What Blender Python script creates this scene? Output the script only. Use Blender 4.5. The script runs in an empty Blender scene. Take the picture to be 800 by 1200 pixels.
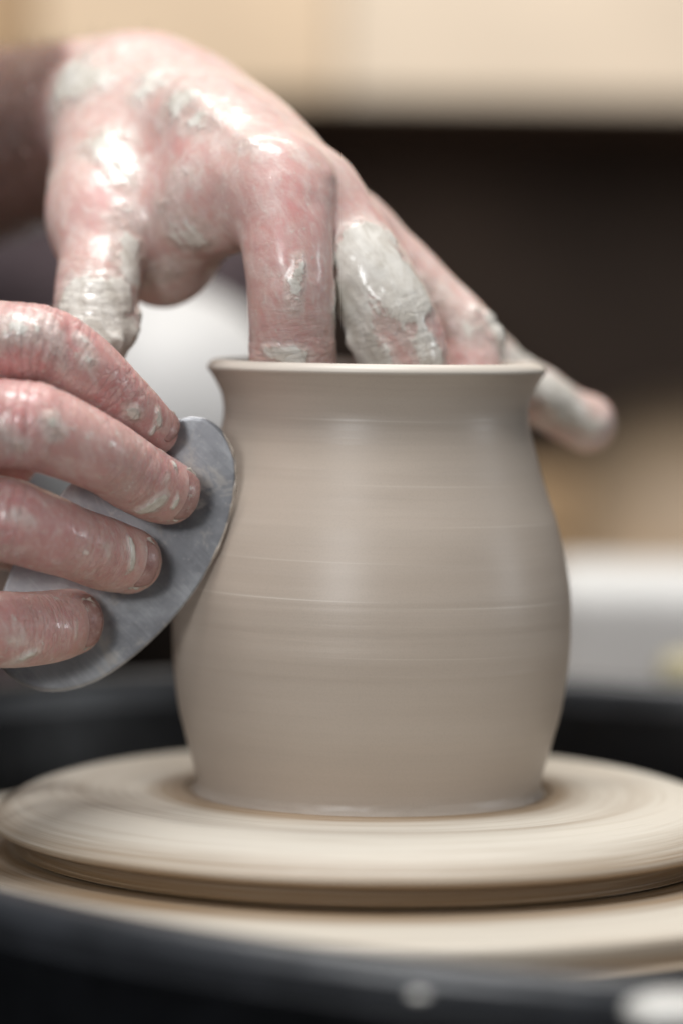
import bpy, bmesh, math, random
import numpy as np
from mathutils import Vector, Matrix
random.seed(5)
rng = np.random.RandomState(7)
S = bpy.context.scene
COL = S.collection

# ------------------------------------------------------------------ camera
D0, F = 0.785, 3927.0
PITCH, ROLL = 0.0642, math.radians(0.8)
CAM = np.array([-0.0072, -D0, 0.1146])
fwd = np.array([0, math.cos(PITCH), -math.sin(PITCH)])
up0 = np.array([0, math.sin(PITCH), math.cos(PITCH)])
rt0 = np.array([1.0, 0, 0])
# content turns clockwise in the picture by ROLL
rt = rt0*math.cos(ROLL) + up0*math.sin(ROLL)
up = up0*math.cos(ROLL) - rt0*math.sin(ROLL)
cam = bpy.data.cameras.new('camera'); co = bpy.data.objects.new('camera', cam); COL.objects.link(co)
m = Matrix(((rt[0], up[0], -fwd[0], CAM[0]), (rt[1], up[1], -fwd[1], CAM[1]), (rt[2], up[2], -fwd[2], CAM[2]), (0, 0, 0, 1)))
co.matrix_world = m
cam.sensor_fit = 'VERTICAL'; cam.sensor_height = 36; cam.sensor_width = 24; cam.lens = F*36/1200
cam.clip_start = .01; cam.clip_end = 50
cam.dof.use_dof = True; cam.dof.focus_distance = 0.742; cam.dof.aperture_fstop = 4.0; cam.dof.aperture_blades = 0
S.camera = co

def P(px, py, yy):
    """world point of the photograph's pixel at world depth y = yy"""
    d = fwd + (px-400)/F*rt + (600-py)/F*up
    t = (yy-CAM[1])/d[1]
    return CAM + t*d
def RR(px, yy): return px*(yy+D0)/F

# ------------------------------------------------------------------ helpers
def tag(o, label=None, cat=None, group=None, kind=None):
    if label: o['label'] = label
    if cat: o['category'] = cat
    if group: o['group'] = group
    if kind: o['kind'] = kind
    return o
def link(name, me, mat=None, parent=None):
    o = bpy.data.objects.new(name, me); COL.objects.link(o)
    if mat: me.materials.append(mat)
    if parent: o.parent = parent
    return o
def empty(name, loc):
    o = bpy.data.objects.new(name, None); COL.objects.link(o); o.location = loc; o.empty_display_size = .02
    return o
def mesh_np(name, v, f):
    me = bpy.data.meshes.new(name)
    me.from_pydata([tuple(p) for p in v], [], [tuple(q) for q in f]); me.update()
    me.polygons.foreach_set('use_smooth', [True]*len(me.polygons))
    return me
def lathe(prof, n=192, cx=0, cy=0, wob=None):
    """closed-profile or open-profile lathe, prof = [(r,z)]"""
    prof = np.array(prof, float); k = len(prof)
    a = np.arange(n)*2*math.pi/n
    v = np.zeros((k, n, 3))
    v[:, :, 0] = prof[:, 0:1]*np.cos(a)+cx; v[:, :, 1] = prof[:, 0:1]*np.sin(a)+cy; v[:, :, 2] = prof[:, 1:2]
    if wob is not None: v = wob(v, a)
    idx = np.arange(k*n).reshape(k, n)
    A = idx[:-1]; B = np.roll(A, -1, 1); Cc = idx[1:]; Dd = np.roll(Cc, -1, 1)
    f = np.stack([A, B, Dd, Cc], -1).reshape(-1, 4)
    return v.reshape(-1, 3), f
def catmull(pts, n):
    pts = np.array(pts, float)
    p = np.vstack([2*pts[0]-pts[1], pts, 2*pts[-1]-pts[-2]])
    out = []
    for i in range(1, len(p)-2):
        t = np.linspace(0, 1, n, endpoint=False)[:, None]
        a, b, c, d = p[i-1], p[i], p[i+1], p[i+2]
        out.append(.5*((2*b)+(-a+c)*t+(2*a-5*b+4*c-d)*t*t+(-a+3*b-3*c+d)*t**3))
    out.append(pts[-1:])
    return np.vstack(out)
def box_bm(bm, x0, x1, y0, y1, z0, z1, bev=0.0, seg=3):
    r = bmesh.ops.create_cube(bm, size=1)
    for v in r['verts']:
        v.co = Vector(((x0+x1)/2+v.co.x*(x1-x0), (y0+y1)/2+v.co.y*(y1-y0), (z0+z1)/2+v.co.z*(z1-z0)))
    if bev:
        es = list({e for v in r['verts'] for e in v.link_edges})
        bmesh.ops.bevel(bm, geom=es, offset=bev, segments=seg, affect='EDGES', profile=.5)
def box(name, x0, x1, y0, y1, z0, z1, mat, parent=None, bev=.003):
    bm = bmesh.new(); box_bm(bm, x0, x1, y0, y1, z0, z1, bev)
    me = bpy.data.meshes.new(name); bm.to_mesh(me); bm.free()
    return link(name, me, mat, parent)

def child(o, p):
    o.parent = p; o.matrix_parent_inverse = Matrix.Translation(-p.location); return o
# numpy gradient-ish value noise
_tab = rng.rand(4096).astype(np.float32)*2-1
def vnoise(p):
    p = p.astype(np.float64); i = np.floor(p).astype(np.int64); f = p-i; f = f*f*f*(f*(f*6-15)+10)
    def h(dx, dy, dz):
        k = (i[:, 0]+dx)*73856093 ^ (i[:, 1]+dy)*19349663 ^ (i[:, 2]+dz)*83492791
        k = (k ^ (k >> 13))*1274126177
        return _tab[(k ^ (k >> 16)) & 4095]
    x, y, z = f[:, 0], f[:, 1], f[:, 2]
    def L(a, b, t): return a+(b-a)*t
    return L(L(L(h(0,0,0), h(1,0,0), x), L(h(0,1,0), h(1,1,0), x), y), L(L(h(0,0,1), h(1,0,1), x), L(h(0,1,1), h(1,1,1), x), y), z)
def fbm(p, o=3):
    s = 0; a = 1; t = 0
    for k in range(o):
        s = s+a*vnoise(p*2**k+17.3*k); t += a; a *= .5
    return s/t
def sstep(a, b, x):
    t = np.clip((x-a)/(b-a), 0, 1); return t*t*(3-2*t)

# ------------------------------------------------------------------ materials
def srgb(r, g, b):
    def c(v):
        v /= 255; return v/12.92 if v <= .04045 else ((v+.055)/1.055)**2.4
    return (c(r), c(g), c(b), 1)
class NT:
    def __init__(s, name):
        s.m = bpy.data.materials.new(name); s.m.use_nodes = True
        s.t = s.m.node_tree; s.n = s.t.nodes; s.l = s.t.links
        s.b = s.n['Principled BSDF']
    def new(s, typ, **kw):
        n = s.n.new(typ)
        for k, v in kw.items():
            if k.startswith('i_'):
                key = k[2:]
                n.inputs[int(key) if key.isdigit() else key.replace('_', ' ')].default_value = v
            else: setattr(n, k, v)
        return n
    def link(s, a, b): s.l.new(a, b)
    def set(s, name, v):
        if hasattr(v, 'is_output') or isinstance(v, bpy.types.NodeSocket): s.l.new(v, s.b.inputs[name])
        else: s.b.inputs[name].default_value = v
    def math(s, op, a, b=None, c=None, clamp=False):
        n = s.n.new('ShaderNodeMath'); n.operation = op; n.use_clamp = clamp
        for i, v in enumerate((a, b, c)):
            if v is None: continue
            if isinstance(v, bpy.types.NodeSocket): s.l.new(v, n.inputs[i])
            else: n.inputs[i].default_value = v
        return n.outputs[0]
    def mix(s, fac, a, b):
        n = s.n.new('ShaderNodeMix'); n.data_type = 'RGBA'
        for i, v in ((0, fac), (6, a), (7, b)):
            if isinstance(v, bpy.types.NodeSocket): s.l.new(v, n.inputs[i])
            else: n.inputs[i].default_value = v
        return n.outputs[2]
    def ss(s, x, lo, hi):
        n = s.n.new('ShaderNodeMapRange'); n.interpolation_type = 'SMOOTHSTEP'
        s.l.new(x, n.inputs[0]); n.inputs[1].default_value = lo; n.inputs[2].default_value = hi
        return n.outputs[0]
    def noise(s, vec, scale, detail=3, rough=.55, dist=0):
        n = s.n.new('ShaderNodeTexNoise'); n.inputs['Scale'].default_value = scale
        n.inputs['Detail'].default_value = detail; n.inputs['Roughness'].default_value = rough; n.inputs['Distortion'].default_value = dist
        if vec is not None: s.l.new(vec, n.inputs['Vector'])
        return n.outputs['Fac']
    def obj(s): return s.n.new('ShaderNodeTexCoord').outputs['Object']
    def xyz(s, v):
        n = s.n.new('ShaderNodeSeparateXYZ'); s.l.new(v, n.inputs[0]); return n.outputs
    def comb(s, x, y, z):
        n = s.n.new('ShaderNodeCombineXYZ')
        for i, v in enumerate((x, y, z)):
            if isinstance(v, bpy.types.NodeSocket): s.l.new(v, n.inputs[i])
            else: n.inputs[i].default_value = v
        return n.outputs[0]
    def attr(s, name):
        n = s.n.new('ShaderNodeAttribute'); n.attribute_name = name; return n.outputs['Fac']
    def bump(s, h, dist, strength=1.0, normal=None):
        n = s.n.new('ShaderNodeBump'); n.inputs['Distance'].default_value = dist; n.inputs['Strength'].default_value = strength
        s.l.new(h, n.inputs['Height'])
        if normal is not None: s.l.new(normal, n.inputs['Normal'])
        return n.outputs[0]

def mat_simple(name, col, rough=.5, nscale=40, var=.12, bumpd=0.0, **kw):
    t = NT(name); o = t.obj(); n = t.noise(o, nscale, 4)
    c2 = tuple(max(0, c*(1-var*2.2)) for c in col[:3])+(1,)
    t.set('Base Color', t.mix(t.ss(n, .3, .7), c2, col))
    t.set('Roughness', rough)
    if bumpd: t.set('Normal', t.bump(n, bumpd))
    for k, v in kw.items(): t.set(k.replace('_', ' '), v)
    return t.m

# skin with slip
def skin_mat():
    t = NT('wet_skin_with_slip'); o = t.obj()
    clay, red, tt, cw = t.attr('clay'), t.attr('red'), t.attr('tt'), t.attr('cw')
    n1 = t.noise(o, 90, 4); n2 = t.noise(o, 420, 3); n3 = t.noise(o, 1600, 2)
    base = t.mix(t.ss(n1, .3, .7), (.60, .37, .325, 1), (.68, .45, .40, 1))
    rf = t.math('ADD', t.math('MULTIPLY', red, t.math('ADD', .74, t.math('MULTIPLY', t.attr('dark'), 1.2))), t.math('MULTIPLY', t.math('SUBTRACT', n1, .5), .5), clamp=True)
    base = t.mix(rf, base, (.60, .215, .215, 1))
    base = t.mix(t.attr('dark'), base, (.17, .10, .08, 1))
    base = t.mix(t.math('MULTIPLY', t.ss(n2, .5, .75), .22), base, (.52, .24, .27, 1))
    base = t.mix(t.math('MULTIPLY', t.ss(t.noise(o, 230, 4, .7), .56, .72), .16), base, (.72, .58, .54, 1))
    # crease lines that run across each finger
    x, y, z = t.xyz(o)
    cv = t.comb(t.math('MULTIPLY', tt, 1500.), t.math('MULTIPLY', z, 160.), t.math('MULTIPLY', x, 160.))
    cn = t.noise(cv, 1, 2, .5, .2)
    cr = t.math('MULTIPLY', t.ss(t.math('ABSOLUTE', t.math('SUBTRACT', cn, .5)), .07, .0), cw)
    # slip: broad attribute, broken up by streaky noise
    sv = t.comb(t.math('MULTIPLY', t.math('ADD', x, t.math('MULTIPLY', z, .5)), 260.), t.math('MULTIPLY', y, 260.), t.math('MULTIPLY', t.math('SUBTRACT', z, t.math('MULTIPLY', x, .4)), 120.))
    s1 = t.noise(sv, 1, 5, .65, .6); s2 = t.noise(o, 900, 3, .6)
    cf = t.math('ADD', clay, t.math('MULTIPLY', t.math('SUBTRACT', s1, .5), 1.1))
    cf = t.math('ADD', cf, t.math('MULTIPLY', t.math('SUBTRACT', s2, .5), .4))
    thick = t.ss(cf, .40, .76)
    thin = t.math('MULTIPLY', t.ss(cf, -.35, .5), .60)
    mask = t.math('MAXIMUM', thick, thin)
    # dried slip caught in the fine skin texture
    strk = t.noise(t.comb(t.math('MULTIPLY', t.math('ADD', x, t.math('MULTIPLY', z, .5)), 900.), t.math('MULTIPLY', y, 900.), t.math('MULTIPLY', t.math('SUBTRACT', z, t.math('MULTIPLY', x, .4)), 200.)), 1, 4, .65)
    vor = t.new('ShaderNodeTexVoronoi', feature='DISTANCE_TO_EDGE'); vor.inputs['Scale'].default_value = 900
    t.link(o, vor.inputs['Vector'])
    specks = t.math('MULTIPLY', t.ss(t.noise(o, 330, 4, .7), .61, .68), .7)
    mask = t.math('MAXIMUM', mask, t.math('MULTIPLY', specks, t.ss(clay, -1.1, -.2)))
    mask = t.math('MAXIMUM', mask, t.math('MULTIPLY', cr, .35))
    claycol = t.mix(t.ss(s1, .35, .65), (.58, .53, .46, 1), (.76, .72, .655, 1))
    t.set('Base Color', t.mix(mask, base, claycol))
    t.set('Subsurface Weight', t.math('MULTIPLY', t.math('SUBTRACT', 1., mask), .35))
    t.set('Subsurface Radius', (1.0, .35, .2)); t.set('Subsurface Scale', .004)
    t.set('Roughness', t.math('ADD', .35, t.math('MULTIPLY', t.ss(n2, .35, .7), .2)))
    t.set('Coat Weight', t.math('MAXIMUM', t.math('MULTIPLY', t.ss(t.noise(o, 120, 3), .42, .6), .45), t.math('MULTIPLY', mask, .8))); t.set('Coat Roughness', .13)
    h = t.math('ADD', t.math('MULTIPLY', thick, .9), t.math('MULTIPLY', t.math('MULTIPLY', s1, mask), .45))
    h = t.math('ADD', h, t.math('MULTIPLY', cr, -.6))
    h = t.math('ADD', h, t.math('MULTIPLY', t.math('MULTIPLY', strk, mask), .30))
    h = t.math('ADD', h, t.math('MULTIPLY', t.ss(vor.outputs['Distance'], 0., .25), .06))
    h = t.math('ADD', h, t.math('MULTIPLY', n3, .07))
    t.set('Normal', t.bump(h, .00034, .75))
    return t.m
def nail_mat():
    t = NT('fingernail'); o = t.obj(); n = t.noise(o, 500, 4, .6, .4)
    c = t.mix(t.ss(n, .3, .6), (.26, .135, .12, 1), (.36, .21, .19, 1))
    c = t.mix(t.math('MULTIPLY', t.ss(t.noise(o, 260, 5, .7), .55, .68), .7), c, (.50, .46, .40, 1))
    t.set('Base Color', c); t.set('Roughness', .28); t.set('Subsurface Weight', .15); t.set('Subsurface Scale', .002)
    t.set('Normal', t.bump(n, .0002)); return t.m
def pot_mat():
    t = NT('wet_thrown_clay'); o = t.obj(); x, y, z = t.xyz(o)
    ang = t.math('ARCTAN2', y, x)
    # the grooves left by the rib: almost only a function of height, drifting a little with the angle
    zz = t.math('ADD', z, t.math('MULTIPLY', ang, .00035))
    def ring(scale, along, det=3):
        return t.noise(t.comb(t.math('MULTIPLY', x, along), t.math('MULTIPLY', y, along), t.math('MULTIPLY', zz, scale)), 1, det, .6)
    r1, r2, r3 = ring(420, 12), ring(1500, 25, 4), ring(130, 6)
    c = t.mix(t.ss(r3, .3, .7), (.465, .388, .320, 1), (.495, .418, .348, 1))
    c = t.mix(t.math('MULTIPLY', t.ss(r2, .45, .7), .22), c, (.50, .43, .37, 1))
    c = t.mix(t.math('MULTIPLY', t.ss(r1, .58, .74), .12), c, (.36, .29, .235, 1))
    c = t.mix(t.math('MULTIPLY', t.ss(t.noise(o, 2600, 2), .4, .75), .14), c, (.30, .26, .22, 1))
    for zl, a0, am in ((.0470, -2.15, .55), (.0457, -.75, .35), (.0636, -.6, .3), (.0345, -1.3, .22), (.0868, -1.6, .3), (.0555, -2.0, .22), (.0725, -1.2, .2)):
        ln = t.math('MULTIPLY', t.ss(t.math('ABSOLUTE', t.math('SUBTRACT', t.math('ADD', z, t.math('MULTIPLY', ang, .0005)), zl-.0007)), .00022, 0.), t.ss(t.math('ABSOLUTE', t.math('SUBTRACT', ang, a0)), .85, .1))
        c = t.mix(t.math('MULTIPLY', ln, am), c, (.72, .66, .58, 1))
    c = t.mix(t.math('MULTIPLY', t.ss(z, .0972, .0981), .6), c, (.68, .63, .56, 1))   # colour mixed paler along the lip
    t.set('Base Color', c); t.set('Roughness', t.math('ADD', .33, t.math('MULTIPLY', r2, .14)))
    t.set('Specular IOR Level', .45)
    h = t.math('ADD', t.math('MULTIPLY', r1, .7), t.math('ADD', t.math('MULTIPLY', r2, .35), t.math('MULTIPLY', t.noise(o, 1800, 3), .10)))
    t.set('Normal', t.bump(h, .00007, .6)); return t.m
def disc_mat(name, edge, bands, cream, tan, rough=.3, amount=.5):
    """slip spread in rings: bands = [(r, tan fraction)]"""
    t = NT(name); o = t.obj(); x, y, z = t.xyz(o)
    r = t.math('SQRT', t.math('ADD', t.math('MULTIPLY', x, x), t.math('MULTIPLY', y, y)))
    ang = t.math('ARCTAN2', y, x)
    rr = t.math('ADD', r, t.math('MULTIPLY', t.math('SINE', t.math('ADD', ang, 1.)), .0012))
    rr = t.math('ADD', rr, t.math('MULTIPLY', t.math('MAXIMUM', t.math('SUBTRACT', -edge, z), 0.), 2.2))
    ramp = t.new('ShaderNodeValToRGB'); rmax = bands[-1][0]
    cr = ramp.color_ramp
    while len(cr.elements) < len(bands): cr.elements.new(.5)
    for e, (br, bv) in zip(cr.elements, bands): e.position = br/rmax; e.color = (bv, bv, bv, 1)
    t.link(t.math('DIVIDE', rr, rmax), ramp.inputs[0])
    def ring(s, al, d=3): return t.noise(t.comb(t.math('MULTIPLY', x, al), t.math('MULTIPLY', y, al), t.math('MULTIPLY', t.math('SUBTRACT', rr, t.math('MULTIPLY', z, .8)), s)), 1, d, .6)
    a, b = ring(380, 14), ring(1400, 22, 4)
    f = t.math('ADD', ramp.outputs[0], t.math('MULTIPLY', t.math('SUBTRACT', a, .5), amount*2.2))
    f = t.math('ADD', f, t.math('MULTIPLY', t.math('SUBTRACT', b, .5), amount), clamp=True)
    t.set('Base Color', t.mix(f, cream, tan)); t.set('Roughness', t.math('ADD', rough, t.math('MULTIPLY', b, .2)))
    t.set('Normal', t.bump(t.math('ADD', a, t.math('MULTIPLY', b, .4)), .00035, .7)); return t.m
def rib_mat():
    t = NT('scratched_steel'); o = t.obj(); x, y, z = t.xyz(o)
    v = t.comb(t.math('MULTIPLY', t.math('ADD', x, z), 1500.), 0., t.math('MULTIPLY', t.math('SUBTRACT', z, x), 60.))
    n = t.noise(v, 1, 3, .6); b = t.noise(o, 70, 5, .65, .5); s = t.noise(o, 1500, 3, .7)
    c = t.mix(t.ss(b, .38, .62), (.32, .32, .335, 1), (.44, .445, .46, 1))
    c = t.mix(t.math('MULTIPLY', t.ss(t.math('ADD', n, t.math('MULTIPLY', b, .5)), .78, .95), .5), c, (.55, .55, .56, 1))
    smear = t.math('MULTIPLY', t.ss(t.noise(o, 75, 6, .75, .8), .53, .62), .45)
    c = t.mix(t.math('MULTIPLY', t.ss(t.noise(o, 38, 4, .6, .6), .46, .6), .40), c, (.16, .16, .175, 1))
    c = t.mix(smear, c, (.52, .48, .43, 1))
    c = t.mix(t.math('MULTIPLY', t.ss(s, .62, .7), .5), c, (.6, .58, .54, 1))
    t.set('Base Color', c); t.set('Metallic', t.math('SUBTRACT', .9, t.math('MULTIPLY', smear, .9), clamp=True)); t.set('Roughness', t.math('ADD', .30, t.math('MULTIPLY', n, .2)))
    t.set('Normal', t.bump(t.math('ADD', n, t.math('MULTIPLY', s, .5)), .00006, .6)); return t.m

SKIN, NAIL, POT, RIB = skin_mat(), nail_mat(), pot_mat(), rib_mat()
CREAM, TAN = (.62, .57, .49, 1), (.25, .16, .085, 1)
BAT = disc_mat('slip_covered_bat', .0048, [(0, .8), (.042, .95), (.0475, .75), (.052, .22), (.058, .08), (.066, .22), (.0715, .02), (.0780, .0), (.0805, .03), (.0840, .30), (.0880, .48), (.0930, .55), (.0960, .80), (.101, 1.)], CREAM, TAN, .34, .45)  # tan slip down the side; last bands also paint in the undercut's shade
HEAD = disc_mat('slip_covered_wheel', .016, [(0, .8), (.082, .9), (.092, .8), (.097, .45), (.101, .06), (.118, .03), (.122, .5), (.13, .7)], CREAM, TAN)
BLACK = mat_simple('black_plastic', (.007, .0075, .009, 1), .28, 60, .3, .0003)
BLACK.node_tree.nodes['Principled BSDF'].inputs['Specular IOR Level'].default_value = .3

# ------------------------------------------------------------------ pot
outer = [(.0416, -.0024), (.0412, -.0014), (.0407, -.0003), (.0406, .0012), (.0412, .0046), (.0430, .0108), (.0448, .0178), (.0461, .0266), (.0467, .0340), (.0466, .0440), (.0453, .0528), (.0431, .0616), (.0402, .0702), (.0377, .0784), (.0362, .0836), (.0356, .0878), (.0362, .0916), (.0375, .0944), (.0388, .0965), (.0394, .0973), (.0396, .0979), (.0394, .0985), (.0389, .0991), (.0382, .0996)]
inner = [(.0376, .0997), (.0371, .0992), (.0362, .0970), (.0350, .0940), (.0336, .0895), (.0330, .0870), (.0338, .083), (.0372, .070), (.0408, .058), (.0432, .042), (.0420, .024), (.0385, .009), (.0350, .0055), (.02, .005), (.0005, .005)]
pr = np.vstack([catmull(outer, 14), catmull(inner, 6)])
no = 14*(len(outer)-1)
zz = pr[:, 1]
gro = .00005*np.interp(zz, np.linspace(0, .1, 60), rng.rand(60)-.5)+.000025*np.interp(zz, np.linspace(0, .1, 300), rng.rand(300)-.5)
for zc, am in ((.0468, .00005), (.0633, .00005), (.0302, .00004), (.0868, .00004)): gro += am*np.exp(-((zz-zc)/.00022)**2)
gro[zz > .095] *= .15
pr[:no, 0] += gro[:no]
def potwob(v, a):
    z = v[:, :, 2:3]; lean = np.array([.0012, 0, 0])  # the thrown pot leans a hair
    s = np.clip(z/.1, 0, 1)
    rad = np.sqrt(v[:, :, 0]**2+v[:, :, 1]**2)+1e-9
    an = np.broadcast_to(a, rad.shape)
    q = np.stack([np.cos(an)*5, np.sin(an)*5, v[:, :, 2]*300], -1).reshape(-1, 3)
    foot = np.exp(-np.maximum(v[:, :, 2]+.002, 0)/.0016)*(rad > .038)
    k = 1+(.00035*foot*(vnoise(q*3).reshape(rad.shape)+.5)+.00012*vnoise(q*.5).reshape(rad.shape))/rad
    v[:, :, 0] *= k; v[:, :, 1] *= k
    v[:, :, 0:1] += .0006*s
    return v
v, f = lathe(pr, 256, 0, 0, potwob)
pot = link('clay_pot', mesh_np('clay_pot', v, f), POT)
tag(pot, 'freshly thrown grey beige clay pot with flared rim, standing on the slip covered bat', 'pot')

# ------------------------------------------------------------------ bat and wheel head
bp = [(.0005, -.0018), (.040, -.0017), (.0435, -.0011), (.050, -.0013), (.060, -.0015), (.068, -.0010), (.0720, -.0008), (.0760, -.0014), (.0810, -.0030), (.0847, -.0050), (.0870, -.0070), (.0876, -.0082), (.0868, -.0094),
      (.0838, -.0098), (.0822, -.0106), (.0812, -.0122), (.0803, -.0138), (.0790, -.0144), (.04, -.0144), (.0005, -.0144)]
bp = [(r_*(1.01 if r_ > .07 else 1), z_) for r_, z_ in bp]
v, f = lathe(catmull(bp, 6), 256)
bat = link('wheel_bat', mesh_np('wheel_bat', v, f), BAT)
tag(bat, 'round bat with thick rounded edge under the clay pot, smeared with cream and tan slip', 'bat')
hp = [(.0005, -.0150), (.08, -.0150), (.10, -.0150), (.116, -.0152), (.1195, -.0156), (.1208, -.0168), (.1210, -.0190), (.1205, -.0212), (.118, -.022), (.05, -.022), (.0005, -.022)]
v, f = lathe(catmull(hp, 5), 256)
wheel = empty('potters_wheel', (0, 0, -.75))
headt = child(link('wheel_head', mesh_np('wheel_head', v, f), HEAD), wheel)
v, f = lathe([(.0005, -.0222), (.012, -.0222), (.012, -.0715), (.0005, -.0715)], 32); child(link('shaft', mesh_np('shaft', v, f), BLACK), wheel)
child(box('wheel_housing', -.20, .30, -.20, .22, -.30, -.098, BLACK, None, .01), wheel)
for x_ in (-.18, .28):
    for y_ in (-.18, .20): child(box('leg', x_-.015, x_+.015, y_-.015, y_+.015, -.75, -.3005, BLACK, None, .003), wheel)
tag(wheel, 'potter\'s wheel whose wide head below the bat is coated in cream slip', 'potter\'s wheel')

# ------------------------------------------------------------------ splash pan
pp = [(.1880, -.060), (.1885, -.03), (.1905, -.006), (.1912, -.001), (.1930, .0014), (.1960, .0020), (.1988, .0012), (.2005, -.0012), (.2008, -.0045), (.1998, -.0072), (.1985, -.0085), (.197, -.03), (.193, -.064), (.180, -.072), (.05, -.072), (.0005, -.072), (.0005, -.066), (.05, -.066), (.176, -.066), (.186, -.063), (.1880, -.060)]
def panwob(v, a):
    v[:, :, 2] += -.020*(v[:, :, 0]-.02) + .036*(v[:, :, 1]-.19) + .0052 - .020*(v[:, :, 0]+.10)
    return v
RIM_SHEEN = mat_simple('rim_sheen_grey', (.033, .035, .040, 1), .34, 90, .16, .0003)  # overhead reflection on the rim painted in as a lighter grey
def pan_mesh(name, pts, mat):
    v, f = lathe(catmull(pts, 5), 192, 0, 0, panwob)
    v[:, 0] += .055; v[:, 1] *= .93
    return link(name, mesh_np(name, v, f), mat)
pan = pan_mesh('splash_pan', pp[10:]+pp[1:3], BLACK)
rimo = pan_mesh('rim', [(.1903, -.0065)]+pp[2:10]+[(.2000, -.0078), (.1985, -.0092)], RIM_SHEEN); rimo.parent = pan
tag(pan, 'black glossy plastic splash pan with rolled rim around the wheel head', 'splash pan')

# ------------------------------------------------------------------ implicit surfaces
def smin(a, b, k):
    h = np.maximum(k-np.abs(a-b), 0)/k
    return np.minimum(a, b)-h*h*k*.25
class Field:
    def __init__(s, lo, hi, h):
        s.lo = np.array(lo, float); s.h = h
        s.n = np.ceil((np.array(hi)-s.lo)/h).astype(int)+1
        s.ax = [(s.lo[i]+h*np.arange(s.n[i])).astype(np.float32) for i in range(3)]
    def blank(s): return np.full(s.n, .03, np.float32)
    def chain(s, f, pts, k=None, n=6, flat=None):
        """distance to a swept tube of varying radius, joined into f (k: soft)"""
        c = catmull(pts, n)
        lo = (c[:, :3]-c[:, 3:4]).min(0)-.014; hi = (c[:, :3]+c[:, 3:4]).max(0)+.014
        i0 = np.clip(np.floor((lo-s.lo)/s.h).astype(int), 0, s.n); i1 = np.clip(np.ceil((hi-s.lo)/s.h).astype(int)+1, 0, s.n)
        if np.any(i1 <= i0): return f
        g = np.full(i1-i0, .03, np.float32)
        for a, b in zip(c[:-1], c[1:]):
            l = np.minimum(a[:3]-a[3], b[:3]-b[3])-.013; u = np.maximum(a[:3]+a[3], b[:3]+b[3])+.013
            j0 = np.clip(np.floor((l-s.lo)/s.h).astype(int), i0, i1); j1 = np.clip(np.ceil((u-s.lo)/s.h).astype(int)+1, i0, i1)
            if np.any(j1 <= j0): continue
            X = s.ax[0][j0[0]:j1[0], None, None]-np.float32(a[0]); Y = s.ax[1][None, j0[1]:j1[1], None]-np.float32(a[1]); Z = s.ax[2][None, None, j0[2]:j1[2]]-np.float32(a[2])
            d = (b[:3]-a[:3]).astype(np.float32); L = float(d@d)+1e-12
            t = np.clip((X*d[0]+Y*d[1]+Z*d[2])/L, 0, 1)
            q = np.sqrt((X-t*d[0])**2+(Y-t*d[1])**2+(Z-t*d[2])**2)-(np.float32(a[3])+t*np.float32(b[3]-a[3]))
            sl = tuple(slice(j0[i]-i0[i], j1[i]-i0[i]) for i in range(3))
            g[sl] = np.minimum(g[sl], q)
        sl = tuple(slice(i0[i], i1[i]) for i in range(3))
        f[sl] = np.minimum(f[sl], g) if k is None else smin(f[sl], g, k)
        return f
    def mesh(s, f):
        ins = f < 0
        n = s.n
        cs = [ins[a:n[0]-1+a, b:n[1]-1+b, c:n[2]-1+c] for a in (0, 1) for b in (0, 1) for c in (0, 1)]
        cnt = sum(c.astype(np.int8) for c in cs)
        act = (cnt > 0) & (cnt < 8)
        ijk = np.argwhere(act); N = len(ijk)
        vid = np.full(act.shape, -1, np.int32); vid[act] = np.arange(N)
        acc = np.zeros((N, 3)); wt = np.zeros(N)
        corner = [np.array(c) for c in ((0,0,0),(1,0,0),(0,1,0),(1,1,0),(0,0,1),(1,0,1),(0,1,1),(1,1,1))]
        val = [f[tuple((ijk+c).T)] for c in corner]
        for i in range(8):
            for j in range(i+1, 8):
                dc = corner[j]-corner[i]
                if abs(dc).sum() != 1: continue
                a, b = val[i], val[j]; m_ = (a < 0) != (b < 0)
                t = np.where(m_, a/np.where(m_, a-b, 1), 0)
                acc += np.where(m_[:, None], corner[i]+t[:, None]*dc, 0); wt += m_
        v = (ijk+acc/wt[:, None])*s.h+s.lo
        faces = []
        for ax in range(3):
            o = [(1, 2), (2, 0), (0, 1)][ax]
            sl0 = [slice(None)]*3; sl1 = [slice(None)]*3
            sl0[ax] = slice(0, -1); sl1[ax] = slice(1, None)
            A, B = ins[tuple(sl0)], ins[tuple(sl1)]
            e = A != B
            q = np.argwhere(e)
            ok = (q[:, o[0]] > 0) & (q[:, o[1]] > 0) & (q[:, o[0]] < n[o[0]]-1) & (q[:, o[1]] < n[o[1]]-1)
            q = q[ok]; flip = ~A[tuple(q.T)]
            u = np.zeros(3, int); u[o[0]] = 1; w = np.zeros(3, int); w[o[1]] = 1
            quad = np.stack([vid[tuple((q-u-w).T)], vid[tuple((q-w).T)], vid[tuple(q.T)], vid[tuple((q-u).T)]], 1)
            quad[flip] = quad[flip][:, ::-1]
            faces.append(quad)
        return v, np.vstack(faces)
def normals(v, f):
    n = np.zeros_like(v)
    fn = np.cross(v[f[:, 2]]-v[f[:, 0]], v[f[:, 3]]-v[f[:, 1]])
    for i in range(4):
        for c in range(3): n[:, c] += np.bincount(f[:, i], fn[:, c], len(v))
    return n/(np.linalg.norm(n, axis=1, keepdims=True)+1e-12)
def relax(v, f, it=2, w=.5):
    e = np.vstack([f[:, [0, 1]], f[:, [1, 2]], f[:, [2, 3]], f[:, [3, 0]]]); e = np.vstack([e, e[:, ::-1]])
    cnt = np.bincount(e[:, 0], minlength=len(v))[:, None]+1e-9
    for _ in range(it):
        s_ = np.stack([np.bincount(e[:, 0], v[e[:, 1], c], len(v)) for c in range(3)], 1)
        v = v+(s_/cnt-v)*w
    return v
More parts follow.
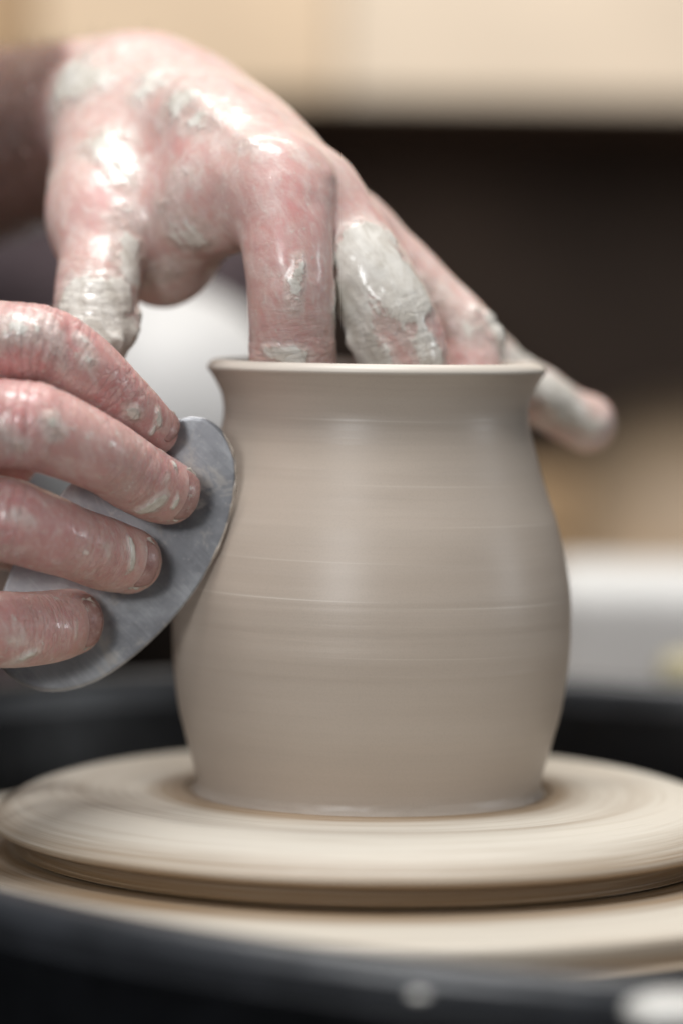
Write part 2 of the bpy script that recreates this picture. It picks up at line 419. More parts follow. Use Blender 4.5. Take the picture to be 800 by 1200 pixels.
def C(px, py, yy, r): return np.append(P(px, py, yy), RR(r, yy))
def segdist(v, a, b):
    d = b-a; t = np.clip(((v-a)@d)/(d@d+1e-12), 0, 1)
    return np.linalg.norm(v-a-t[:, None]*d, axis=1)

H = 0.00065
# ---- upper hand (reaches into the pot) -------------------------------------
LH = dict(
 arm=[C(-230,205,.30,150), C(-110,180,.20,136), C(-5,168,.115,112), C(85,150,.066,92), C(150,138,.043,80)],
 wrist=[C(70,150,.085,80), C(135,135,.05,82), C(205,142,.035,70)],
 pal_i=[C(170,135,.036,72), C(250,165,.006,66), C(322,218,-.014,56)],
 pal_m=[C(180,125,.046,66), C(290,170,.018,62), C(366,243,-.004,57)],
 pal_r=[C(175,122,.058,64), C(290,180,.040,56), C(407,280,.016,50)],
 pal_p=[C(160,140,.070,62), C(280,215,.058,52), C(435,325,.036,44)],
 web1=[C(137,235,.018,61), C(185,262,.012,58), C(240,240,-.004,54)],
 web2=[C(158,180,.03,69), C(190,238,.015,64), C(192,300,.014,48)],
 web3=[C(195,298,.016,42), C(219,266,.008,36), C(275,226,-.006,42)],
 palm=[C(190,200,.06,70), C(275,225,.045,54), C(345,268,.04,46)],
 th_b=[C(146,155,.036,62), C(126,205,.020,59), C(120,262,.006,55)],
)
LF = dict(
 index=[C(322,216,-.0145,56), C(334,262,-.0195,55), C(339,330,-.0225,51), C(341,385,-.021,50.5), C(343,430,-.0185,52), C(350,520,-.012,44), C(358,575,-.010,38)],
 middle=[C(366,242,-.004,57), C(408,290,-.010,54), C(446,350,-.0140,52), C(466,400,-.0135,54), C(472,440,-.011,52), C(474,520,-.004,42), C(466,565,-.004,36)],
 ring=[C(407,278,.016,50), C(458,317,.016,48), C(502,360,.0145,46), C(539,398,.013,46), C(544,450,.009,43), C(530,520,.002,37)],
 pinky=[C(440,325,.036,42), C(520,372,.040,36), C(590,438,.043,33), C(625,462,.045,35), C(662,485,.048,32), C(687,496,.050,34)],
 thumb=[C(115,255,.008,55), C(118,300,-.002,49), C(114,345,-.008,51), C(110,380,-.012,49), C(106,408,-.015,42)],
)
# ---- lower hand (holds the rib) --------------------------------------------
RH = dict(
 arm=[C(-1500,520,.30,190), C(-1150,600,.20,180), C(-850,640,.09,150), C(-640,640,.03,125), C(-520,630,.005,115)],
 p1=[C(-560,600,.01,105), C(-380,520,-.01,85), C(-200,430,-.028,62)],
 p2=[C(-560,620,.005,105), C(-390,580,-.016,85), C(-205,515,-.038,60)],
 p3=[C(-560,650,.005,100), C(-390,640,-.014,82), C(-195,610,-.036,58)],
 p4=[C(-560,680,.01,95), C(-380,700,-.008,75), C(-180,700,-.028,55)],
 th=[C(-250,520,-.008,70), C(-80,518,-.010,52), C(10,533,-.012,38)],
 pb=[C(-480,560,.02,85), C(-330,560,.02,80), C(-230,600,.012,60)],
)
RF = dict(
 index=[C(-200,430,-.030,60), C(-80,405,-.046,50), C(20,402,-.054,48), C(60,408,-.053,46), C(104,436,-.050,42.5), C(143,470,-.044,37), C(166,492,-.0385,33), C(181,506,-.0343,28)],
 middle=[C(-205,515,-.040,60), C(-90,495,-.056,52), C(15,496,-.064,53), C(50,503,-.063,51), C(108,528,-.058,46), C(155,556,-.048,43), C(182,570,-.0405,41), C(198,577,-.0362,38)],
 ring=[C(-200,610,-.038,56), C(-100,595,-.054,50), C(0,608,-.060,50), C(40,619,-.058,48), C(88,637,-.051,44), C(125,650,-.0425,43), C(151,657,-.0364,39)],
 pinky=[C(-180,700,-.030,52), C(-100,722,-.045,46), C(-30,736,-.053,46), C(20,738,-.049,44), C(58,735,-.0425,43), C(84,730,-.0364,39)],
 thumb=[C(-330,570,.010,80), C(-180,595,.002,62), C(-60,610,-.004,50), C(10,622,-.010,46), C(60,640,-.0165,40)],
)
def build(pal, fing, h, lo_px, kpal, kf):
    allp = np.array([p for c in list(pal.values())+list(fing.values()) for p in c])
    lo = (allp[:, :3]-allp[:, 3:4]).min(0)-.004; hi = (allp[:, :3]+allp[:, 3:4]).max(0)+.004
    lo = np.maximum(lo, lo_px)
    F_ = Field(lo, hi, h)
    base = F_.blank()
    for nm, c in pal.items(): F_.chain(base, c, kpal)
    tot = base.copy()
    for nm, c in fing.items():
        g = base.copy(); F_.chain(g, c, kf, 8)
        np.minimum(tot, g, out=tot)
    # cap open ends inside the box
    tot[0], tot[-1] = .01, .01; tot[:, 0], tot[:, -1] = .01, .01; tot[:, :, 0], tot[:, :, -1] = .01, .01
    v, f = F_.mesh(tot)
    return relax(v, f, 2, .5), f
vl, fl = build(LH, LF, H, [-.16, -1, -1], .011, .006)
vr, fr = build(RH, RF, H, [-.20, -1, -1], .014, .006)

def dress(v, f, fing, clayspots, redspots, joints, lumps, base_clay, ridges=()):
    n = normals(v, f)
    tt = np.zeros(len(v)); cw = np.zeros(len(v)); dbest = np.full(len(v), 1.)
    # coordinate along the nearest finger
    for k_, c in fing.items():
        cc = catmull(c, 8); acc = 0
        for a, b in zip(cc[:-1], cc[1:]):
            d = b[:3]-a[:3]; L = np.linalg.norm(d)
            t = np.clip(((v-a[:3])@d)/(L*L), 0, 1)
            q = np.linalg.norm(v-a[:3]-t[:, None]*d, axis=1)-a[3]
            m_ = q < dbest
            dbest[m_] = q[m_]; tt[m_] = acc+t[m_]*L
            acc += L
    red = np.zeros(len(v)); clay = np.full(len(v), base_clay)
    for p, r, s_ in redspots: red = np.maximum(red, s_*np.exp(-(np.linalg.norm(v-p, axis=1)/r)**2))
    red = np.clip(red+.12, 0, 1)
    nz = fbm(v*170, 4)*.55+fbm(v*520+9, 3)*.25
    for a, b, r, s_ in clayspots:
        d = segdist(v, a, b)/r
        clay = np.maximum(clay, s_*1.3*(1.17-d)+nz*.65-.10)
    clay = np.clip(clay, -.8, 1.2)
    for p, dr, w, amp, num, sp in joints:
        q = v-p; dr = dr/np.linalg.norm(dr); t = q@dr; lat = np.linalg.norm(q-t[:, None]*dr, axis=1)
        near = np.exp(-(np.maximum(lat-.006, 0)/.010)**2)
        wv = .0005*vnoise(v*300+3)
        for i in range(num):
            ti = (i-(num-1)/2)*sp+.0003*((i*7) % 3-1)
            g = np.exp(-((t-ti+wv)/.00055)**2)*near*amp*(.55+.45*((i*5) % 4)/3)
            v = v-n*g[:, None]
        cw = np.maximum(cw, np.exp(-(t/w)**2)*near)
    # flesh unevenness, slip thickness
    v = v+n*(fbm(v*60+5, 2)*.00045+fbm(v*220, 2)*.00012)[:, None]
    th = sstep(.25, .75, clay+fbm(v*900, 2)*.15)
    sv_ = np.stack([(v[:, 0]+v[:, 2]*.6)*480, v[:, 1]*300, (v[:, 2]-v[:, 0]*.6)*150], 1)
    v = v+n*(th*(.00038+.00024*fbm(sv_, 3)+.00005*fbm(v*1100, 2)))[:, None]
    for a_, b_, r, am in ridges:
        v = v+n*(am*np.exp(-(segdist(v, a_, b_)/r)**2))[:, None]
    for p, r, a in lumps:
        d = np.linalg.norm(v-p, axis=1)/r
        v = v+n*(a*np.exp(-d**2*2)*(1+.6*vnoise(v*700)))[:, None]
        clay = np.maximum(clay, 1.1*np.exp(-d**2*1.2)-.1)
    return v, dict(tt=tt, cw=np.clip(cw+.06, 0, 1), red=red, clay=clay)
mm = .001
def cs(x0, y0, x1, y1, yy, r, s_): return (P(x0, y0, yy), P(x1, y1, yy), RR(r, yy), s_)
clayL = [cs(95,108,215,115,.03,56,1.1), cs(215,125,290,160,.0,38,.85), cs(190,115,265,130,.015,50,1.0), cs(350,250,380,300,-.035,12,.4), cs(240,215,225,300,-.012,30,.75), cs(130,150,150,215,.0,40,.75), cs(215,130,300,170,-.01,34,.7), cs(215,210,205,290,-.01,36,.65), cs(75,220,80,300,.01,26,.75), cs(285,340,300,410,-.034,14,.8), cs(440,330,500,420,-.02,30,1.0), cs(110,105,190,120,.025,48,1.0), cs(190,110,275,120,.015,40,.95), cs(100,110,90,150,.03,38,.8), cs(120,160,140,220,.005,34,.75), cs(90,200,75,300,.01,22,.55), cs(150,230,150,330,-.01,34,.75),
         cs(85,345,150,350,-.02,40,1.1), cs(110,385,150,390,-.02,40,1.3), cs(195,240,230,270,-.01,38,.55), cs(200,310,180,350,0,34,.6), cs(300,310,305,400,-.034,18,.75), cs(355,300,345,360,-.034,18,.95), cs(305,412,350,420,-.03,18,1.0),
         cs(240,150,330,180,-.02,30,.35), cs(430,300,470,350,-.02,50,1.3), cs(405,350,450,440,-.02,36,1.3), cs(500,325,555,370,.0,40,1.15), cs(500,330,540,360,.0,34,1.05), cs(490,430,520,350,-.01,16,.8), cs(570,375,590,420,.008,14,1.0), cs(590,420,700,500,.04,40,.85), cs(520,350,575,400,.0,16,1.0), cs(410,210,440,250,-.02,20,.3)]
redL = [(P(335,235,-.036), 16*mm, .95), (P(320,270,-.036), 14*mm, .85), (P(345,330,-.034), 12*mm, .55), (P(210,200,-.005), 17*mm, .6), (P(120,250,-.005), 12*mm, .6), (P(440,270,-.01), 13*mm, .6), (P(400,330,-.01), 9*mm, .8), (P(495,400,-.018), 9*mm, .95), (P(545,405,.0), 9*mm, .75), (P(330,400,-.03), 9*mm, .6), (P(75,350,-.01), 8*mm, .8), (P(215,250,0), 12*mm, .4), (P(200,80,.03), 14*mm, .25), (P(690,490,.045), 8*mm, .3)]
jL = [(P(480,400,-.018), P(478,440,0)-P(450,350,0), .010, .00014, 4, .0022), (P(545,405,.002), P(540,440,0)-P(500,370,0), .010, .0002, 4, .002), (P(120,350,-.015), P(118,380,0)-P(120,310,0), .009, .00022, 4, .0027), (P(342,415,-.03), P(343,430,0)-P(340,380,0), .008, .00022, 4, .002)]
lumL = [(P(563,362,.006), 3.2*mm, 1.6*mm), (P(575,372,.008), 3*mm, 1.4*mm), (P(580,395,.008), 3.6*mm, 1.7*mm), (P(152,392,-.014), 3.5*mm, 1.8*mm), (P(135,400,-.02), 3.5*mm, 1.3*mm), (P(160,370,-.012), 3*mm, 1.2*mm),
        (P(420,360,-.02), 3*mm, .9*mm), (P(412,400,-.018), 4*mm, 1.1*mm), (P(200,112,.02), 3*mm, .9*mm), (P(170,96,.026), 3*mm, .8*mm), (P(140,88,.03), 3*mm, .7*mm), (P(100,360,-.018), 3*mm, 1.*mm), (P(640,470,.04), 4*mm, .8*mm), (P(668,470,.045), 2.6*mm, .8*mm), (P(530,345,.002), 3*mm, .7*mm)]
vl, al = dress(vl, fl, LF, clayL, redL, jL, lumL, .08, [
    (P(215,105,.005), P(318,185,-.034), .0026, .0009), (P(240,85,.015), P(380,205,-.018), .0026, .0009), (P(150,215,-.01), P(128,300,-.018), .003, .0008),
    (P(225,150,-.0), P(262,205,-.02), .0024, .0003), (P(350,205,-.035), P(372,235,-.028), .003, -.0007),
    (P(420,250,-.012), P(440,300,-.018), .0022, .0005)])
clayR = [cs(0,385,40,380,-.065,30,.85), cs(100,395,120,425,-.06,16,1.0), cs(60,380,85,440,-.062,20,.45), cs(60,492,70,505,-.073,17,.8), cs(140,470,200,525,-.05,12,.95), cs(165,600,190,585,-.05,14,.85), cs(150,585,195,607,-.05,12,.9),
         cs(203,545,206,608,-.046,6,1.2), cs(181,484,178,508,-.044,5,1.1), cs(0,500,20,520,-.073,16,.5), cs(130,615,165,640,-.055,9,1.0), cs(155,630,158,692,-.048,7,1.2), cs(20,600,60,625,-.07,16,.5), cs(92,700,94,755,-.048,7,1.2), cs(0,770,90,765,-.055,10,.75), cs(180,480,190,505,-.044,9,.8), cs(178,545,190,560,-.05,12,.55), cs(0,740,40,770,-.06,18,.35), cs(130,640,140,670,-.055,14,.4)]
redR = [(P(75,395,-.062), 13*mm, .85), (P(10,440,-.062), 14*mm, .7), (P(140,460,-.052), 11*mm, .8), (P(185,500,-.044), 8*mm, .8), (P(20,480,-.074), 13*mm, .8), (P(30,550,-.07), 10*mm, .6), (P(190,560,-.05), 10*mm, .8), (P(100,550,-.06), 12*mm, .45), (P(10,590,-.07), 12*mm, .8), (P(60,640,-.065), 15*mm, .55), (P(140,655,-.055), 11*mm, .65), (P(30,720,-.065), 15*mm, .65), (P(90,730,-.055), 10*mm, .75), (P(40,600,-.02), 12*mm, .9)]
jR = [(P(55,385,-.064), P(90,425,0)-P(20,402,0), .012, .00025, 6, .0025), (P(12,490,-.074), P(50,503,0)-P(0,496,0), .010, .00040, 3, .0036), (P(147,460,-.052), P(166,492,0)-P(130,450,0), .009, .00013, 3, .0022), (P(172,555,-.054), P(190,572,0)-P(150,556,0), .009, .00012, 3, .0024), (P(128,640,-.055), P(151,657,0)-P(120,648,0), .008, .00010, 3, .0024), (P(62,730,-.056), P(1,0,0)-P(0,0,0), .008, .00010, 2, .0040), (P(0,600,-.07), P(1,0,0)-P(0,0,0), .008, .0002, 3, .002)]
lumR = [(P(108,420,-.06), 3*mm, .5*mm), (P(160,640,-.05), 2.2*mm, .8*mm), (P(110,742,-.05), 2.4*mm, .7*mm), (P(196,520,-.045), 2.2*mm, .5*mm), (P(165,660,-.05), 2*mm, .7*mm)]
vr, ar = dress(vr, fr, RF, clayR, redR, jR, lumR, -.78)

V = np.vstack([vl, vr]); Fq = np.vstack([fl, fr+len(vl)])
def np_mesh(name, V, Fq):
    me = bpy.data.meshes.new(name)
    me.vertices.add(len(V)); me.vertices.foreach_set('co', V.astype(np.float32).ravel())
    me.loops.add(Fq.size); me.loops.foreach_set('vertex_index', Fq.astype(np.int32).ravel())
    me.polygons.add(len(Fq)); me.polygons.foreach_set('loop_start', np.arange(0, Fq.size, 4, dtype=np.int32)); me.polygons.foreach_set('loop_total', np.full(len(Fq), 4, np.int32))
    me.update(calc_edges=True); me.validate()
    me.polygons.foreach_set('use_smooth', [True]*len(me.polygons))
    return me
me = np_mesh('person', V, Fq)
al['dark'] = (1-sstep(66, 98, 400+F*((vl-CAM)@rt)/((vl-CAM)@fwd)+14*fbm(vl*60, 2)))*sstep(.028, .043, vl[:, 1]); ar['dark'] = np.full(len(vr), .12)  # upper forearm's shade painted into the skin colour; lower hand evenly darker
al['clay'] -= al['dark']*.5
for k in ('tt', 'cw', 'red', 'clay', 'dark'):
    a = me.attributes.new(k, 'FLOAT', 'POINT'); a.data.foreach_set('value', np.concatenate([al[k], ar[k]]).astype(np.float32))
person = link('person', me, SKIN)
tag(person, 'potter\'s slip smeared bare hands, one reaching into the pot, one holding the rib', 'person')
print('person verts', len(V))

# arm hair on the forearm, short real strands
nl = normals(vl, fl); cand = np.where((vl[:, 1] > .062) & (vl[:, 2] > .13))[0]
ax_ = LH['arm'][4][:3]-LH['arm'][1][:3]; ax_ /= np.linalg.norm(ax_)
pick = rng.choice(cand, 1500, replace=False); hv = []; hf = []
for i in pick:
    p0 = vl[i]; g = nl[i]*rng.uniform(.3, .7)+ax_*rng.uniform(.5, 1.)+rng.randn(3)*.25; g /= np.linalg.norm(g); L = rng.uniform(.005, .011)
    sd = np.cross(g, rng.randn(3)); sd /= np.linalg.norm(sd); w_ = .00009
    p1 = p0+g*L*.5; p2 = p0+g*L*.9-nl[i]*L*.12; b0 = len(hv)
    hv += [p0-sd*w_, p0+sd*w_, p1-sd*w_*.8, p1+sd*w_*.8, p2]; hf += [(b0, b0+1, b0+3, b0+2), (b0+2, b0+3, b0+4)]
hair_m = bpy.data.meshes.new('arm_hair'); hair_m.from_pydata([tuple(p) for p in hv], [], hf); hair_m.update()
link('arm_hair', hair_m, mat_simple('brown_hair', (.05, .03, .02, 1), .5, 20, .1), person)

# fingernails: thin curved plates on the finger tips
SLIPD = mat_simple('dried_slip', (.56, .50, .43, 1), .45, 700, .12, .0003)
def nail(c, N, D, wa=.85, la=.8, lift=.00055, rs=1.0):
    ctr, r = c[:3], c[3]*rs+lift
    N = np.array(N, float); N /= np.linalg.norm(N); D = np.array(D, float); D -= N*(D@N); D /= np.linalg.norm(D); Sd = np.cross(D, N)
    n = 22; bm = bmesh.new(); g = {}
    for i in range(n+1):
        for j in range(n+1):
            u, w = i/n*2-1, j/n*2-1
            # square to rounded plate
            uu = u*math.sqrt(1-.42*w*w); ww = w*math.sqrt(1-.42*u*u)
            a, b = uu*wa, ww*la
            d = N*math.cos(a)*math.cos(b)+Sd*math.sin(a)*math.cos(b)+D*math.sin(b)
            edge = max(abs(u), abs(w)); dr = -.0006*max(0, edge-.82)/.18
            g[i, j] = bm.verts.new(ctr+d*(r+dr))
    for i in range(n):
        for j in range(n): bm.faces.new((g[i, j], g[i, j+1], g[i+1, j+1], g[i+1, j]))
    me = bpy.data.meshes.new('fingernail'); bm.normal_update()
    for f_ in bm.faces: f_.smooth = True
    bm.to_mesh(me); bm.free()
    o = link('fingernail', me, NAIL, person)
    hv, hf = [], []; k = 0
    path = [(-.98, .7-1.7*i/12) for i in range(12)]+[(-.98+1.96*i/16, -1.) for i in range(17)]+[(.98, -1+1.7*i/12) for i in range(1, 13)]
    m6 = 7
    for q, (u, w) in enumerate(path):
        uu = u*math.sqrt(1-.42*w*w); ww = w*math.sqrt(1-.42*u*u); a, b = uu*wa, ww*la
        d = N*math.cos(a)*math.cos(b)+Sd*math.sin(a)*math.cos(b)+D*math.sin(b)
        rr_ = .00034*(1+.55*math.sin(q*1.7+r*9e3)+.4*math.sin(q*.6+1))*min(1, (q+1)/4, (len(path)-q)/4)
        e1 = d; e2 = np.cross(d, D if abs(w) > .99 else Sd); e2 = Sd if abs(w) < .99 else D
        for j in range(m6):
            an = 2*math.pi*j/m6; hv.append(ctr+d*(r-.0002)+e1*rr_*math.cos(an)*.8+e2*rr_*math.sin(an)*1.5)
    for q in range(len(path)-1):
        for j in range(m6): hf.append((q*m6+j, q*m6+(j+1) % m6, (q+1)*m6+(j+1) % m6, (q+1)*m6+j))
    link('dried_slip', mesh_np('dried_slip', hv, hf), SLIPD, o)
    md = o.modifiers.new('t', 'SOLIDIFY'); md.thickness = .0006; md.offset = 0
    return o
nail(RF['index'][-1], (.50, -.66, .45), (.6, .3, -.6))
nail(RF['middle'][-1], (.52, -.85, -.03), (.75, .5, -.30), .88, .62)
nail(RF['ring'][-1], (.50, -.86, -.02), (.8, .5, -.22), .80, .60)
nail(RF['pinky'][-1], (.58, -.80, .05), (.8, .6, -.1), .78, .55)

# ------------------------------------------------------------------ rib
kp = [(224,488), (243,491), (261,505), (274,529), (277.5,555), (272,598), (257,642), (232,688), (196,733), (150,775), (105,802), (62,811), (28,803), (2,780), (-6,745), (4,690), (30,635), (68,583), (115,538), (165,512), (203,494)]
kc = catmull(kp+kp[:1], 6)[:-1]
RY = -.0285
def rib_pt(px, py, off):
    return P(px, py, RY+off+.0008*math.sin((px+py)*.006))
bm = bmesh.new()
n = len(kc); cen = kc.mean(0)
rings = []
for lay, (s_, off) in enumerate([(0.0, -.0004), (.5, -.0004), (.97, -.0004), (.994, -.0004), (1.0, -.0002), (1.0, .0000), (.994, .0002), (.5, .0002), (0.0, .0002)]):
    if s_ == 0: rings.append([bm.verts.new(rib_pt(cen[0], cen[1], off))]*n); continue
    rings.append([bm.verts.new(rib_pt(*(cen+(p-cen)*s_), off)) for p in kc])
for a, b in zip(rings[:-1], rings[1:]):
    for i in range(n):
        q = [a[i], a[(i+1) % n], b[(i+1) % n], b[i]]; u = []
        for x_ in q:
            if x_ not in u: u.append(x_)
        bm.faces.new(u)
bmesh.ops.recalc_face_normals(bm, faces=bm.faces)
for f_ in bm.faces: f_.smooth = True
me = bpy.data.meshes.new('metal_rib'); bm.to_mesh(me); bm.free()
rib = link('metal_rib', me, RIB)
ew = [(262,506), (273,528), (277.3,552), (276,575), (271,600), (263,627), (252,652), (238,678)]
ec = catmull(ew, 8); hv, hf = [], []
for q, p in enumerate(ec):
    w_ = .00026*(1+.35*math.sin(q*.31)+.3*math.sin(q*.83+1))*min(1, (q+1)/5, (len(ec)-q)/9); c3 = rib_pt(p[0]-.8, p[1], -.0004)
    for j in range(7):
        an = 2*math.pi*j/7; hv.append(c3+np.array([math.cos(an)*w_*1.1, math.sin(an)*w_, 0]))
for q in range(len(ec)-1):
    for j in range(7): hf.append((q*7+j, q*7+(j+1) % 7, (q+1)*7+(j+1) % 7, (q+1)*7+j))
link('wet_slip', mesh_np('wet_slip', hv, hf), mat_simple('scraped_slip', (.44, .38, .32, 1), .25, 500, .1, .0002), rib)
tag(rib, 'grey kidney shaped metal rib held under the fingertips against the side of the pot', 'pottery tool')

# ------------------------------------------------------------------ background
WOODL = mat_simple('pale_wood', (.70, .58, .45, 1), .55, 6, .06)
WOODD = mat_simple('dark_wood', (.17, .118, .088, 1), .8, 6, .2)
WOODM = mat_simple('tan_wood', (.46, .30, .16, 1), .5, 9, .15)
WHITE = mat_simple('white_plastic', (.56, .555, .55, 1), .5, 20, .03)
TOWEL = mat_simple('white_cloth', (.66, .655, .64, 1), .8, 30, .04)
DARKF = mat_simple('floor_concrete', (.10, .09, .08, 1), .7, 5, .2)
YB = .80
def zat(py, y): return P(400, py, y)[2]
def xat(px, y): return P(px, 400, y)[0]
WOODL2 = mat_simple('tan_pale_wood', (.64, .49, .34, 1), .55, 5, .08)
cab = empty('wooden_cabinet', (0, YB, zat(800, YB)))
ztop = zat(114, YB)
xs_ = xat(40, YB)
child(box('stile', -.55, xs_, YB-.012, YB-.0005, ztop, ztop+.30, WOODM), cab)
for (a, b) in ((xs_+.0006, xat(392, YB)-.0006), (xat(392, YB)+.0006, .55)):
    child(box('front_board', a, b, YB, YB+.02, ztop, ztop+.30, WOODL2 if b < 0 else WOODL, None, .002), cab)
child(box('back_panel', -.55, .55, YB+.33, YB+.35, -.25, ztop+.30, WOODD), cab)
child(box('side_panel', -.57, -.551, YB, YB+.44, -.25, ztop+.30, WOODD), cab)
child(box('side_panel', .551, .57, YB, YB+.44, -.25, ztop+.30, WOODD), cab)
child(box('shelf', -.55, .55, YB+.021, YB+.329, ztop-.0, ztop+.02, WOODD), cab)
child(box('shelf', -.55, .55, YB+.0, YB+.329, -.055, -.030, WOODD), cab)
tag(cab, 'out of focus cabinet with cream upper boards over a dark open shelf behind the pot', 'cabinet')
bench = empty('workbench', (.2, .34, -.75))
child(box('bench_top', -.13, .6, .205, .452, -.060, -.030, WOODD, None, .004), bench)
for x_ in (-.10, .57):
    for y_ in (.26, .43): child(box('leg', x_-.02, x_+.02, y_-.02, y_+.02, -.75, -.0605, WOODD), bench)
tag(bench, 'dark low bench behind the splash pan carrying the blurred white and tan wares', 'bench')
floor = box('floor', -3, 3, -3, 4, -.80, -.7505, DARKF, None, 0); tag(floor, kind='structure')

# white round vase behind the upper hand
y = .40; c0 = P(188, 400, y); rj = RR(165, y); zc = zat(500, y)
prof = [(.0005, -.0296), (rj*.55, -.0296), (rj*.72, zc-rj*.74)]+[(rj*math.cos(a_), zc+rj*math.sin(a_)) for a_ in np.linspace(-.75, 1.45, 14)]+[(.004, zc+rj), (.0005, zc+rj)]
v, f = lathe(prof, 96); jar = link('white_vase', mesh_np('white_vase', v, f), WHITE); jar.location = (c0[0], y, 0)
tag(jar, 'blurred white round vase seen between the two hands left of the pot', 'vase')
# trousered knee of the potter far behind the hands
def limb(name, pts, mat, parent):
    F2 = Field((-.62, .40, -.80), (.03, 1.0, .32), .007); g = F2.blank()
    for c in pts: F2.chain(g, [np.array(q) for q in c], .05)
    v, f = F2.mesh(g); v = relax(v, f, 3); v = v+normals(v, f)*(.006*fbm(v*22, 3))[:, None]
    return link(name, mesh_np(name, v, f), mat, parent)
CLOTHP = mat_simple('mauve_grey_cloth', (.17, .125, .135, 1), .9, 60, .1, .0006)
zk = zat(262, .52); xk = xat(215, .52)
limb('trousers', [[(-.60, .92, .16, .085), (-.35, .72, .12, .07), (xk-.09, .55, zk+.002, .050), (xk-.02, .525, zk-.006, .040)], [(xk-.02, .53, zk-.01, .042), (xk-.03, .54, -.2, .045), (xk-.05, .53, -.72, .045)]], CLOTHP, person)
y = .29; c0 = P(165, 400, y); zt = zat(668, y); rb = RR(150, y)
prof = [(.0005, -.0296), (rb*.86, -.0296), (rb*.94, zt-.004), (rb*.99, zt-.003), (rb, zt), (rb*.97, zt), (rb*.94, zt-.006), (rb*.84, -.026), (.0005, -.026)]
v, f = lathe(prof, 64); bk = link('black_bucket', mesh_np('black_bucket', v, f), BLACK); bk.location = (c0[0], y, 0)
tag(bk, 'blurred low black bucket behind the metal rib, left of the pot', 'bucket')
# folded white cloth right
y = .34; x0, x1 = xat(650, y), xat(900, y)
bm = bmesh.new()
zb, zt = -.0295, zat(672, y)
for i in range(1):
    box_bm(bm, x0, x1, y, y+.09, zb, zt, .012, 6)
me = bpy.data.meshes.new('folded_cloth'); bm.to_mesh(me); bm.free()
cl = link('folded_cloth', me, TOWEL); tag(cl, 'blurred folded white cloth stacked on the bench right of the pot', 'cloth')
# upturned bowl and wood block behind the cloth
y = 1.02; c0 = P(810, 600, y); zt = zat(465, y); rb = .090
prof = [(.0005, zt-.001), (.022, zt-.001), (.024, zt), (.026, zt-.001), (.048, zt-.010), (.066, zt-.028), (.081, zt-.052), (rb, zt-.08), (rb+.001, -.0296), (rb-.003, -.0296), (.0005, -.0296)]
v, f = lathe(catmull(prof, 5), 64); bw = link('wooden_bowl', mesh_np('wooden_bowl', v, f), mat_simple('light_wood', (.60, .44, .29, 1), .5, 12, .12)); bw.location = (c0[0], y, 0)
tag(bw, 'blurred tan wooden bowl turned upside down behind the white cloth at the right', 'bowl')
y = .86; wb = box('wooden_block', xat(560, y), xat(690, y), y, y+.06, -.0296, zat(552, y), WOODM, None, .006)
tag(wb, 'blurred brown wooden block just right of the pot beside the upturned bowl', 'wooden block')
SPONGE = mat_simple('yellow_sponge', (.50, .45, .30, 1), .9, 200, .1, .001)
y = .225; sp = box('yellow_sponge', xat(782, y), xat(870, y), y-.012, y+.014, -.0296, zat(762, y), SPONGE, None, .005)
tag(sp, 'blurred yellow sponge at the right edge in front of the white cloth', 'sponge')

# clay drips on the pan rim (round highlights in the front)
SLIP = mat_simple('wet_slip', (.66, .64, .60, 1), .15, 300, .1)
def drop(px, py, yy, r, label):
    p = P(px, py, yy); bm = bmesh.new(); bmesh.ops.create_icosphere(bm, subdivisions=3, radius=r)
    for v_ in bm.verts:
        k = 1+.06*math.sin(v_.co.x*500+px)+.05*math.sin(v_.co.y*700); v_.co = Vector((v_.co.x*1.1*k, v_.co.y*k, v_.co.z*.45))
    for f_ in bm.faces: f_.smooth = True
    me = bpy.data.meshes.new('slip_drop'); bm.to_mesh(me); bm.free()
    o = link('slip_drop', me, SLIP); o.location = p; tag(o, label, 'clay drop', 'drops of slip on the splash pan rim'); return o

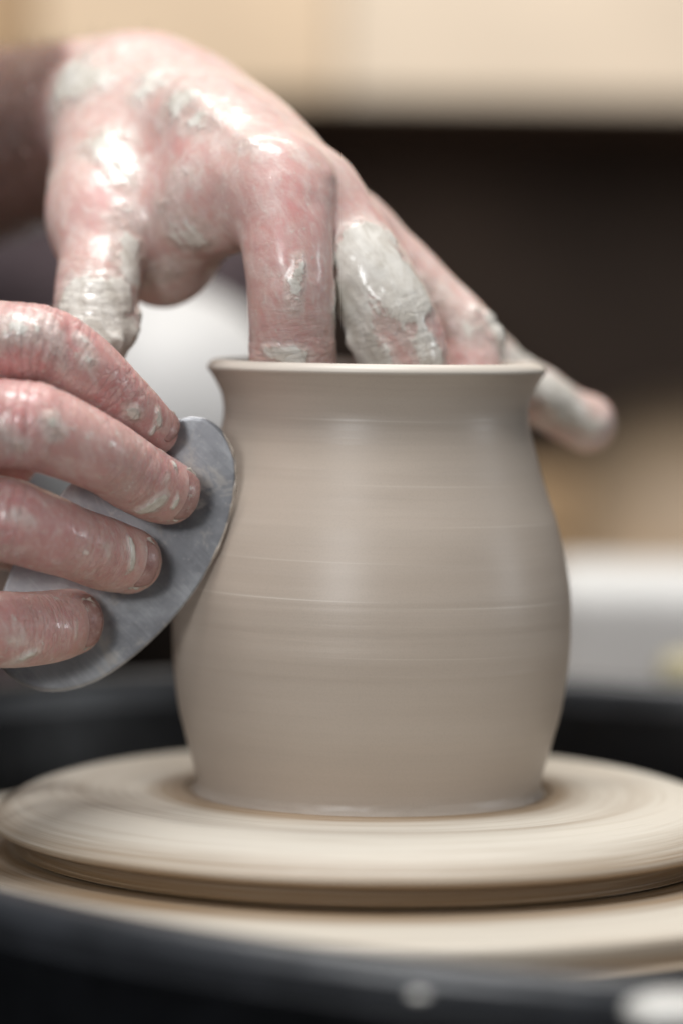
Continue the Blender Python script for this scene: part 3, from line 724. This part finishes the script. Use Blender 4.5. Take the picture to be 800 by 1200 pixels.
from mathutils.bvhtree import BVHTree
def on_pan(px, py):
    d = Vector(P(px, py, 0)-CAM).normalized(); best = None
    for o_ in (pan, rimo):
        t_ = BVHTree.FromPolygons([v_.co for v_ in o_.data.vertices], [tuple(p_.vertices) for p_ in o_.data.polygons])
        h = t_.ray_cast(Vector(CAM), d)
        if h[0] is not None and (best is None or h[3] < best[1]): best = (h[0], h[3])
    return best[0]
for px, py, r, lb in ((490, 1166, .0019, 'small round wet drop of pale slip on the middle of the front pan rim'), (790, 1186, .0085, 'largest wet pale slip splash on the right end of the front pan rim')):
    q = on_pan(px, py); o = drop(px, py, 0, r, lb); o.location = q

# ------------------------------------------------------------------ light
w = bpy.data.worlds.new('World'); S.world = w; w.use_nodes = True
w.node_tree.nodes['Background'].inputs[0].default_value = (.85, .92, 1, 1); w.node_tree.nodes['Background'].inputs[1].default_value = .11
def area(name, loc, target, sx, sy, power, col=(1, 1, 1)):
    l = bpy.data.lights.new(name, 'AREA'); l.shape = 'RECTANGLE'; l.size = sx; l.size_y = sy; l.energy = power; l.color = col
    o = bpy.data.objects.new(name, l); COL.objects.link(o); o.location = loc
    o.rotation_euler = (Vector(target)-Vector(loc)).to_track_quat('-Z', 'Y').to_euler(); return o
area('ceiling_lamp', (-.10, -.20, 1.2), (0, 0, .05), .7, .3, 14, (1, .995, .985))
area('window_light', (-.50, -1.5, .55), (0, 0, .05), .45, .45, 9.0, (.97, .985, 1))
area('side_window', (1.5, -.12, .32), (0, 0, .05), .12, .35, 2.6, (.92, .96, 1))
area('work_lamp', (-.42, -1.4, .40), (0, 0, .07), .08, .08, 1.3, (1, 1, 1))
area('bulb', (-.35, -.75, .95), (0, 0, .1), .05, .05, .8, (1, 1, 1))
area('cabinet_fill', (.05, .34, .95), (.05, .9, .28), .6, .2, 8, (1, .95, .88))  # added fill with no real source, brightens the cabinet boards

S.view_settings.view_transform = 'Standard'; S.view_settings.look = 'None'
S.view_settings.exposure = 0; S.view_settings.gamma = 1
S.cycles.use_denoising = True
